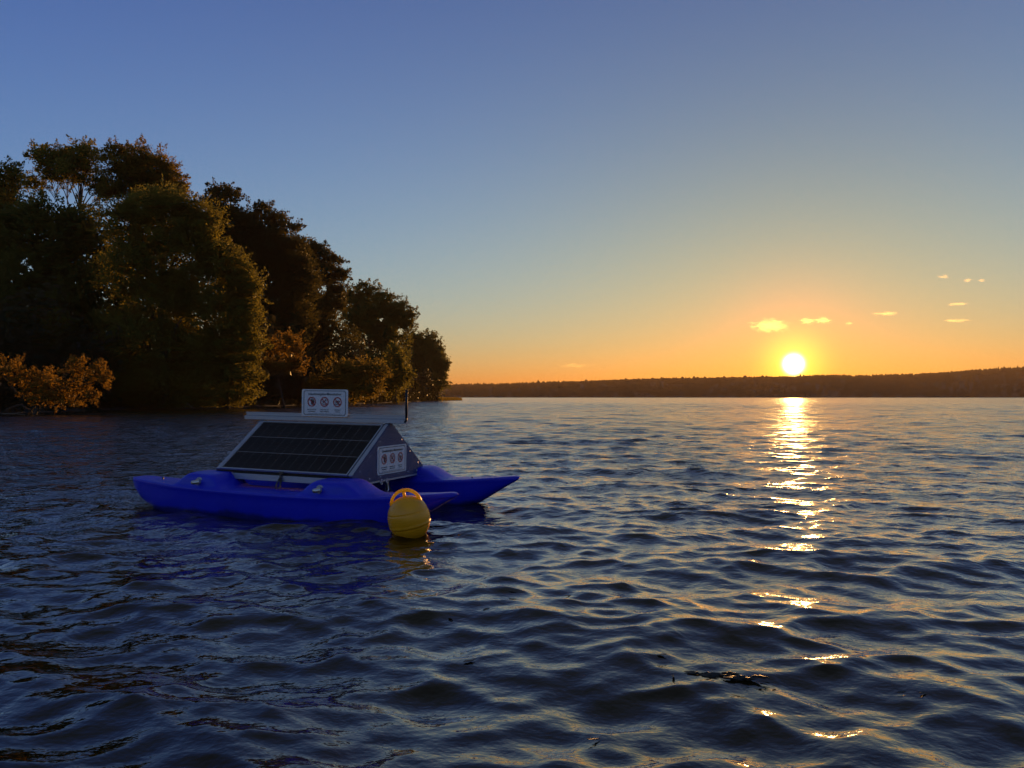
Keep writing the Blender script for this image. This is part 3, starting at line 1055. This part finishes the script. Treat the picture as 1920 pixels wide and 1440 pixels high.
def build_sign(mat, label):
    """notice board: x across, y up, z towards the reader"""
    W_, H_ = .645, .318
    mb = MB()
    flat(mb, rrect(W_, H_, .022), -.004, 0, .004)
    sg = mb.build('notice_board', M['signwhite'], RAFT)
    sg.matrix_local = mat
    sg['label'] = label
    mb = MB()                                              # black line near the edge
    o_, i_ = rrect(W_ - .055, H_ - .028, .030), rrect(W_ - .068, H_ - .041, .026)
    n = len(o_)
    vs = [(x, y, z) for x, y in o_ for z in (.0004,)] + [(x, y, .0004) for x, y in i_] + [(x, y, .0016) for x, y in o_] + [(x, y, .0016) for x, y in i_]
    fs = []
    for i in range(n):
        j = (i + 1) % n
        fs += [(i, j, n + j, n + i), (2 * n + i, 3 * n + i, 3 * n + j, 2 * n + j), (i, 2 * n + i, 2 * n + j, j), (n + i, n + j, 3 * n + j, 3 * n + i)]
    mb.add(vs, fs, 0)
    mb.build('border_line', M['signblack'], sg)
    text('lettering', 'Gewässergüte-Messstation', .040, (0, .103, .0012), M['signblack'], sg, .46, .0006)
    caps = (('Kein Zutritt für', 'Unbefugte', .125, .10), ('Festmachen und', 'Ankern verboten', .115, .118), ('Schwimmen', 'verboten', .085, .065))
    for k, (a, b, wa_, wb_) in enumerate(caps):
        cx = (k - 1) * .180
        text('lettering', a, .018, (cx, -.080, .0012), M['signblack'], sg, wa_, .0002)
        text('lettering', b, .018, (cx, -.102, .0012), M['signblack'], sg, wb_, .0002)
        mb = MB()
        cy, z = .012, .0004
        # figure
        if k == 0:
            disc(mb, cx + .010, cy - .012, .020, .026, z, 1)
            for q in range(4):
                x0 = cx - .006 + q * .0105
                bar(mb, x0, cy, x0 + (q - 1.5) * .002, cy + (.030, .037, .036, .029)[q], .0085, z, 1)
            bar(mb, cx + .022, cy - .012, cx + .037, cy + .008, .009, z, 1)
        elif k == 1:
            ax, ay = cx - .022, cy - .026
            bar(mb, cx + .022, cy + .030, cx - .014, cy - .016, .009, z, 1)
            bar(mb, cx + .004, cy + .030, cx + .028, cy + .012, .006, z, 1)
            for q in range(8):
                a0, a1 = R(200 + q * 17), R(200 + (q + 1) * 17)
                bar(mb, cx + .034 * math.cos(a0), cy - .006 + .028 * math.sin(a0), cx + .034 * math.cos(a1), cy - .006 + .028 * math.sin(a1), .007, z, 1)
            disc(mb, cx - .020, cy + .002, .008, .008, z, 1)
        else:
            disc(mb, cx + .026, cy + .006, .010, .010, z, 1)
            bar(mb, cx - .030, cy + .002, cx + .016, cy - .006, .014, z, 1)
            bar(mb, cx - .004, cy + .000, cx + .014, cy + .020, .009, z, 1)
            for yy in (-.020, -.031):
                for q in range(6):
                    x0 = cx - .036 + q * .012
                    bar(mb, x0, cy + yy + (.003 if q % 2 else -.003), x0 + .012, cy + yy + (-.003 if q % 2 else .003), .005, z, 1)
        ring(mb, cx, cy, .046, .058, .002, 0)
        bar(mb, cx - .036, cy + .036, cx + .036, cy - .036, .010, .0034, 0)
        mb.build('pictogram', [M['signred'], M['signblack']], sg)
    mb = MB()
    bar(mb, -.235, -.128, .235, -.128, .003, .0004, 0)
    mb.build('rule_line', M['signblack'], sg)
    for sx in (-1, 1):
        for sy in (-1, 1):
            mb = MB()
            disc(mb, sx * (W_ / 2 - .013), sy * (H_ / 2 - .013), .006, .006, .0002, 0, 10)
            mb.build('sign_screw', M['steel'], sg)
    return sg


mf = Matrix(((1, 0, 0, .045), (0, 0, -1, -.062), (0, 1, 0, 1.232), (0, 0, 0, 1)))
build_sign(mf, 'upright notice board fixed to the ridge beam')
ms = Matrix(((0, 0, 1, ue + .0115), (1, 0, 0, .025), (0, 1, 0, .60), (0, 0, 0, 1)))
build_sign(ms, 'notice board on the dark triangular end panel')

# cables and shackles hanging under the end of the housing
mb = MB()
rnd = random.Random(4)
for q in range(5):
    v = -.20 + q * .045
    mb.tube([(.90, v, .37), (.88 + rnd.uniform(-.03, .05), v + rnd.uniform(-.05, .05), .31), (.92 + rnd.uniform(-.05, .05), v + rnd.uniform(-.08, .08), .22), (.95 + rnd.uniform(-.1, .1), v + rnd.uniform(-.15, .1), .10), (1.0, v - .2, -.05)], .007, 6)
mb.build('hanging_cable', M['black'], RAFT)
for v in (-.21, -.09):
    mb = MB()
    mb.tube([(.918, v + .018 * math.cos(a), .352 + .018 * math.sin(a)) for a in np.linspace(0, 2 * math.pi, 13)], .007, 6, cap=False)
    mb.box((.905, v - .016, .36), (.925, v + .016, .392), bev=.003)
    mb.build('shackle', M['steel'], RAFT)
mb = MB()
mb.tube([(.93, -.10, .33), (.95, -.11, .27), (.94, -.14, .22)], .008, 6)
mb.tube([(.94, -.14, .22), (.97, -.19, .13), (1.0, -.25, .0)], .005, 6)
mb.build('mooring_wire', M['steel'], RAFT)

# ------------------------------------------------------------------ the yellow buoy
BU = empty('mooring_buoy', (-.965, 7.22, .165), (R(4), R(-11), R(0)))
tag(BU, 'round yellow mooring buoy with backlit handle floating against the near hull', 'buoy')


def lathe(prof, n=48):
    mb = MB()
    vs, fs = [], []
    for r_, z in prof:
        for k in range(n):
            a = 2 * math.pi * k / n
            vs.append((r_ * math.cos(a), r_ * math.sin(a), z))
    for i in range(len(prof) - 1):
        for k in range(n):
            k2 = (k + 1) % n
            fs.append((i * n + k, i * n + k2, (i + 1) * n + k2, (i + 1) * n + k))
    fs.append(tuple(range(n))[::-1])
    fs.append(tuple((len(prof) - 1) * n + k for k in range(n)))
    mb.add(vs, fs, 0, True)
    return mb


prof = []
for t in np.linspace(-87, 88, 120):
    a = R(t)
    z = .212 * math.sin(a)
    r_ = .198 * abs(math.cos(a)) ** .88
    for zg, wg, dg in ((.066, .006, -.0048), (-.058, .012, .0048), (-.076, .006, -.0036)):
        r_ += dg * math.exp(-((z - zg) / wg) ** 2)
    prof.append((max(r_, .002), z))
lathe(prof).build('float_ball', M['buoy'], BU)
mb = MB()
arc, rads = [], []
hr, hz = .138, .135
for a in np.linspace(R(-14), R(194), 25):
    arc.append((hr * math.cos(a), 0, hz + hr * .98 * math.sin(a)))


def flat_band(mb, path, wx, wy):
    """band with a rounded-rectangle section along a path in the xz plane"""
    n = 8
    vs, fs = [], []
    P = [Vector(p) for p in path]
    for i, p in enumerate(P):
        t = (P[min(i + 1, len(P) - 1)] - P[max(i - 1, 0)]).normalized()
        nn = Vector((-t.z, 0, t.x))
        for cx, cy in ((-1, -.6), (-.6, -1), (.6, -1), (1, -.6), (1, .6), (.6, 1), (-.6, 1), (-1, .6)):
            vs.append(p + nn * (cx * wx) + Vector((0, cy * wy, 0)))
    for i in range(len(P) - 1):
        for k in range(n):
            fs.append((i * n + k, i * n + (k + 1) % n, (i + 1) * n + (k + 1) % n, (i + 1) * n + k))
    fs += [tuple(range(n))[::-1], tuple((len(P) - 1) * n + k for k in range(n))]
    mb.add(vs, fs, 0, True)


flat_band(mb, arc, .0135, .026)
flat_band(mb, [(0.0, 0, .19), (0, 0, hz + hr * .95)], .013, .022)
mb.build('handle', M['handle'], BU)

# ------------------------------------------------------------------ drifting weed near the camera


def weed(label, px, py, length, seed):
    d = H * F / (py - HY)
    rnd = random.Random(seed)
    mb = MB()
    n, m_ = 22, 4
    vs, fs = [(0, 0, .011)], []
    for a_ in range(m_):
        rr = (a_ + 1) / m_
        for q in range(n):
            t = 2 * math.pi * q / n
            w_ = rr * length * (1 + .25 * math.sin(3 * t + seed) + rnd.uniform(-.12, .12))
            vs.append((w_ * math.cos(t), w_ * .42 * math.sin(t), .011 * (1 - rr ** 2) + rnd.uniform(-.003, .004) - .004 * rr))
    fs += [(0, 1 + q, 1 + (q + 1) % n) for q in range(n)]
    for a_ in range(m_ - 1):
        for q in range(n):
            q2 = (q + 1) % n
            fs.append((1 + a_ * n + q, 1 + (a_ + 1) * n + q, 1 + (a_ + 1) * n + q2, 1 + a_ * n + q2))
    mb.add(vs, fs, 0, False)
    for q in range(7):
        x = rnd.uniform(-1.6, 1.2) * length
        y = rnd.uniform(-.3, .3) * length
        mb.tube([(x, y, .002), (x + rnd.uniform(.02, .05), y + rnd.uniform(-.02, .02), .006), (x + rnd.uniform(.05, .1), y, -.002)], [.004, .005, .002], 5)
    o = mb.build('drifting_weed', M['weed'])
    p = at(px, py, d)
    o.location = (p.x, p.y, wave_height(p.x, p.y) + .004)
    tag(o, label, 'weed', 'weed scraps drifting near the camera')


weed('dark flat clump of weed drifting in the foreground below the sun glitter', 1332, 1266, .07, 1)
weed('smaller flat weed clump just right of the first below the sun glitter', 1388, 1274, .055, 2)


def floating_leaves():
    rnd = random.Random(9)
    vs = [(-.5, 0, 0), (-.2, .2, .03), (.2, .17, .02), (.5, 0, .05), (.2, -.17, .02), (-.2, -.2, .03)]
    mb = MB()
    mb.add([(x, y, z) for x, y, z in vs] + [(x, y, z - .03) for x, y, z in vs],
           [(0, 1, 2, 3), (0, 3, 4, 5), (6, 9, 8, 7), (6, 11, 10, 9)] + [(i, i + 6, (i + 1) % 6 + 6, (i + 1) % 6) for i in range(6)])
    first = mb.build('floating_leaf', M['weed'])
    for q, (px, py) in enumerate([(962, 1118), (912, 1148), (1008, 1130), (846, 1158), (1065, 1120), (1150, 1136), (1262, 1268), (1296, 1262), (1452, 1283), (1690, 1300), (1730, 1305), (880, 1235), (1112, 1378), (1240, 1232)]):
        o = first if q == 0 else first.copy()
        if q:
            C.objects.link(o)
        d = H * F / (py - HY)
        p = at(px, py, d)
        o.location = (p.x, p.y, wave_height(p.x, p.y) + .004)
        sc = rnd.uniform(.035, .075)
        o.scale = (sc, sc * rnd.uniform(.6, 1), sc)
        o.rotation_euler = (rnd.uniform(-.2, .2), rnd.uniform(-.2, .2), rnd.uniform(0, 6.28))
        tag(o, 'small dark leaf floating loose on the choppy foreground water', 'leaf', 'dark leaves floating on the near water')


floating_leaves()

# ------------------------------------------------------------------ bird and clouds
mb = MB()
mb.tube([(-.16, 0, 0), (-.08, 0, .02), (.05, 0, .02), (.13, 0, .03), (.18, 0, .02)], [.012, .04, .05, .03, .008], 8)
for s in (-1, 1):
    mb.add([(.06, s * .03, .03), (-.05, s * .03, .03), (-.06, s * .22, .12), (.05, s * .24, .13), (-.08, s * .46, .09), (-.04, s * .48, .09), (.06, s * .03, .022), (-.05, s * .03, .022), (-.06, s * .22, .112), (.05, s * .24, .122), (-.08, s * .46, .084), (-.04, s * .48, .084)],
           [(0, 1, 2, 3), (3, 2, 4, 5), (6, 9, 8, 7), (9, 11, 10, 8), (0, 3, 9, 6), (3, 5, 11, 9), (1, 7, 8, 2), (2, 8, 10, 4), (4, 10, 11, 5)])
bird = mb.build('bird', M['bird'])
bird.location = at(936.5, 568.5, 240)
bird.rotation_euler = (R(15), R(-5), R(35))
tag(bird, 'tiny dark bird flying high over the middle of the lake', 'bird')


def cloud_material():
    m = bpy.data.materials.new('sunset_cloud')
    m.use_nodes = True
    w = NT(m.node_tree)
    for n in list(m.node_tree.nodes):
        if n.type == 'BSDF_PRINCIPLED':
            m.node_tree.nodes.remove(n)
    out = m.node_tree.nodes['Material Output']
    tc = w.n('TexCoord')
    oi = w.n('ObjectInfo')
    ln = w.n('VectorMath', operation='LENGTH', ins={0: tc.outputs['Object']})
    off = w.n('VectorMath', operation='SCALE', ins={0: oi.outputs['Location'], 'Scale': .37})
    geo = w.n('NewGeometry')
    mp = w.n('VectorMath', operation='MULTIPLY', ins={0: geo.outputs['Position'], 1: (.011, .011, .060)})
    nz = w.n('TexNoise', ins={'Vector': mp.outputs[0], 'Scale': 1.0, 'Detail': 5.0, 'Roughness': .62})
    v = w.m('ADD', w.m('SUBTRACT', nz.outputs[0], .42), w.m('MULTIPLY', w.m('SUBTRACT', .62, ln.outputs['Value']), .55))
    den = w.m('MULTIPLY', w.m('MINIMUM', w.m('MAXIMUM', w.m('SUBTRACT', v, .050), 0.0), .2), .016)
    den = w.m('MULTIPLY', den, oi.outputs['Color'] if False else 1.0)
    pv = w.n('VolumePrincipled', ins={'Color': (1, .92, .55, 1), 'Density': den, 'Anisotropy': .72})
    w.link(pv.outputs[0], out.inputs['Volume'])
    return m


CLM = cloud_material()


def cloud(label, boxes, d=9000.0, deep=130):
    mb = MB()
    x0, y0, x1, y1 = boxes
    c = at((x0 + x1) / 2, (y0 + y1) / 2, d)
    k = d / F
    bm = bmesh.new()
    bmesh.ops.create_icosphere(bm, subdivisions=3, radius=1)
    me = bpy.data.meshes.new('cloud')
    bm.to_mesh(me)
    bm.free()
    o = link('cloud', me, CLM)
    o.location = c
    o.scale = ((x1 - x0) / 2 * k * 1.15, deep, (y1 - y0) / 2 * k * 1.1)
    tag(o, label, 'cloud', 'small sunlit clouds low over the sunset')


cloud('brightest torn cloud, left above the sun', (1398, 594, 1488, 628))
cloud('small bright cloud right above the sun, left of its pair', (1497, 594, 1533, 610))
cloud('small bright rounded cloud right above the sun, right of its pair', (1526, 592, 1560, 609))
cloud('tiny faint cloud scrap right of the bright pair', (1582, 602, 1602, 611), deep=45)
cloud('thin long cloud streak midway between the bright pair and the right edge', (1630, 583, 1694, 593), deep=62)
cloud('thin cloud streak below the two highest scraps at the right', (1773, 566, 1822, 574), deep=62)
cloud('lowest thin cloud streak at the right, above the ridge', (1762, 597, 1826, 605), deep=62)
cloud('highest small cloud scrap at the upper right of the sunset', (1757, 514, 1784, 523), deep=62)
cloud('small pale cloud scrap right of the highest one', (1805, 521, 1825, 529), deep=62)
cloud('cloud scrap nearest the right edge in the upper pair', (1833, 522, 1850, 529), deep=62)
cloud('faint flat cloud bank low over the far shore left of the sun', (1036, 680, 1120, 691), deep=28)


# ------------------------------------------------------------------ the evening air
mb = MB()
mb.box((-3600, -260, -4), (3600, 3700, 170))
hm = bpy.data.materials.new('evening_haze')
hm.use_nodes = True
hw_ = NT(hm.node_tree)
hm.node_tree.nodes.remove(hm.node_tree.nodes['Principled BSDF'])
pv = hw_.n('VolumePrincipled', ins={'Color': (1, .74, .50, 1), 'Density': 4.5e-5, 'Anisotropy': .38})
hw_.link(pv.outputs[0], hm.node_tree.nodes['Material Output'].inputs['Volume'])
tag(mb.build('haze', hm), kind='stuff')
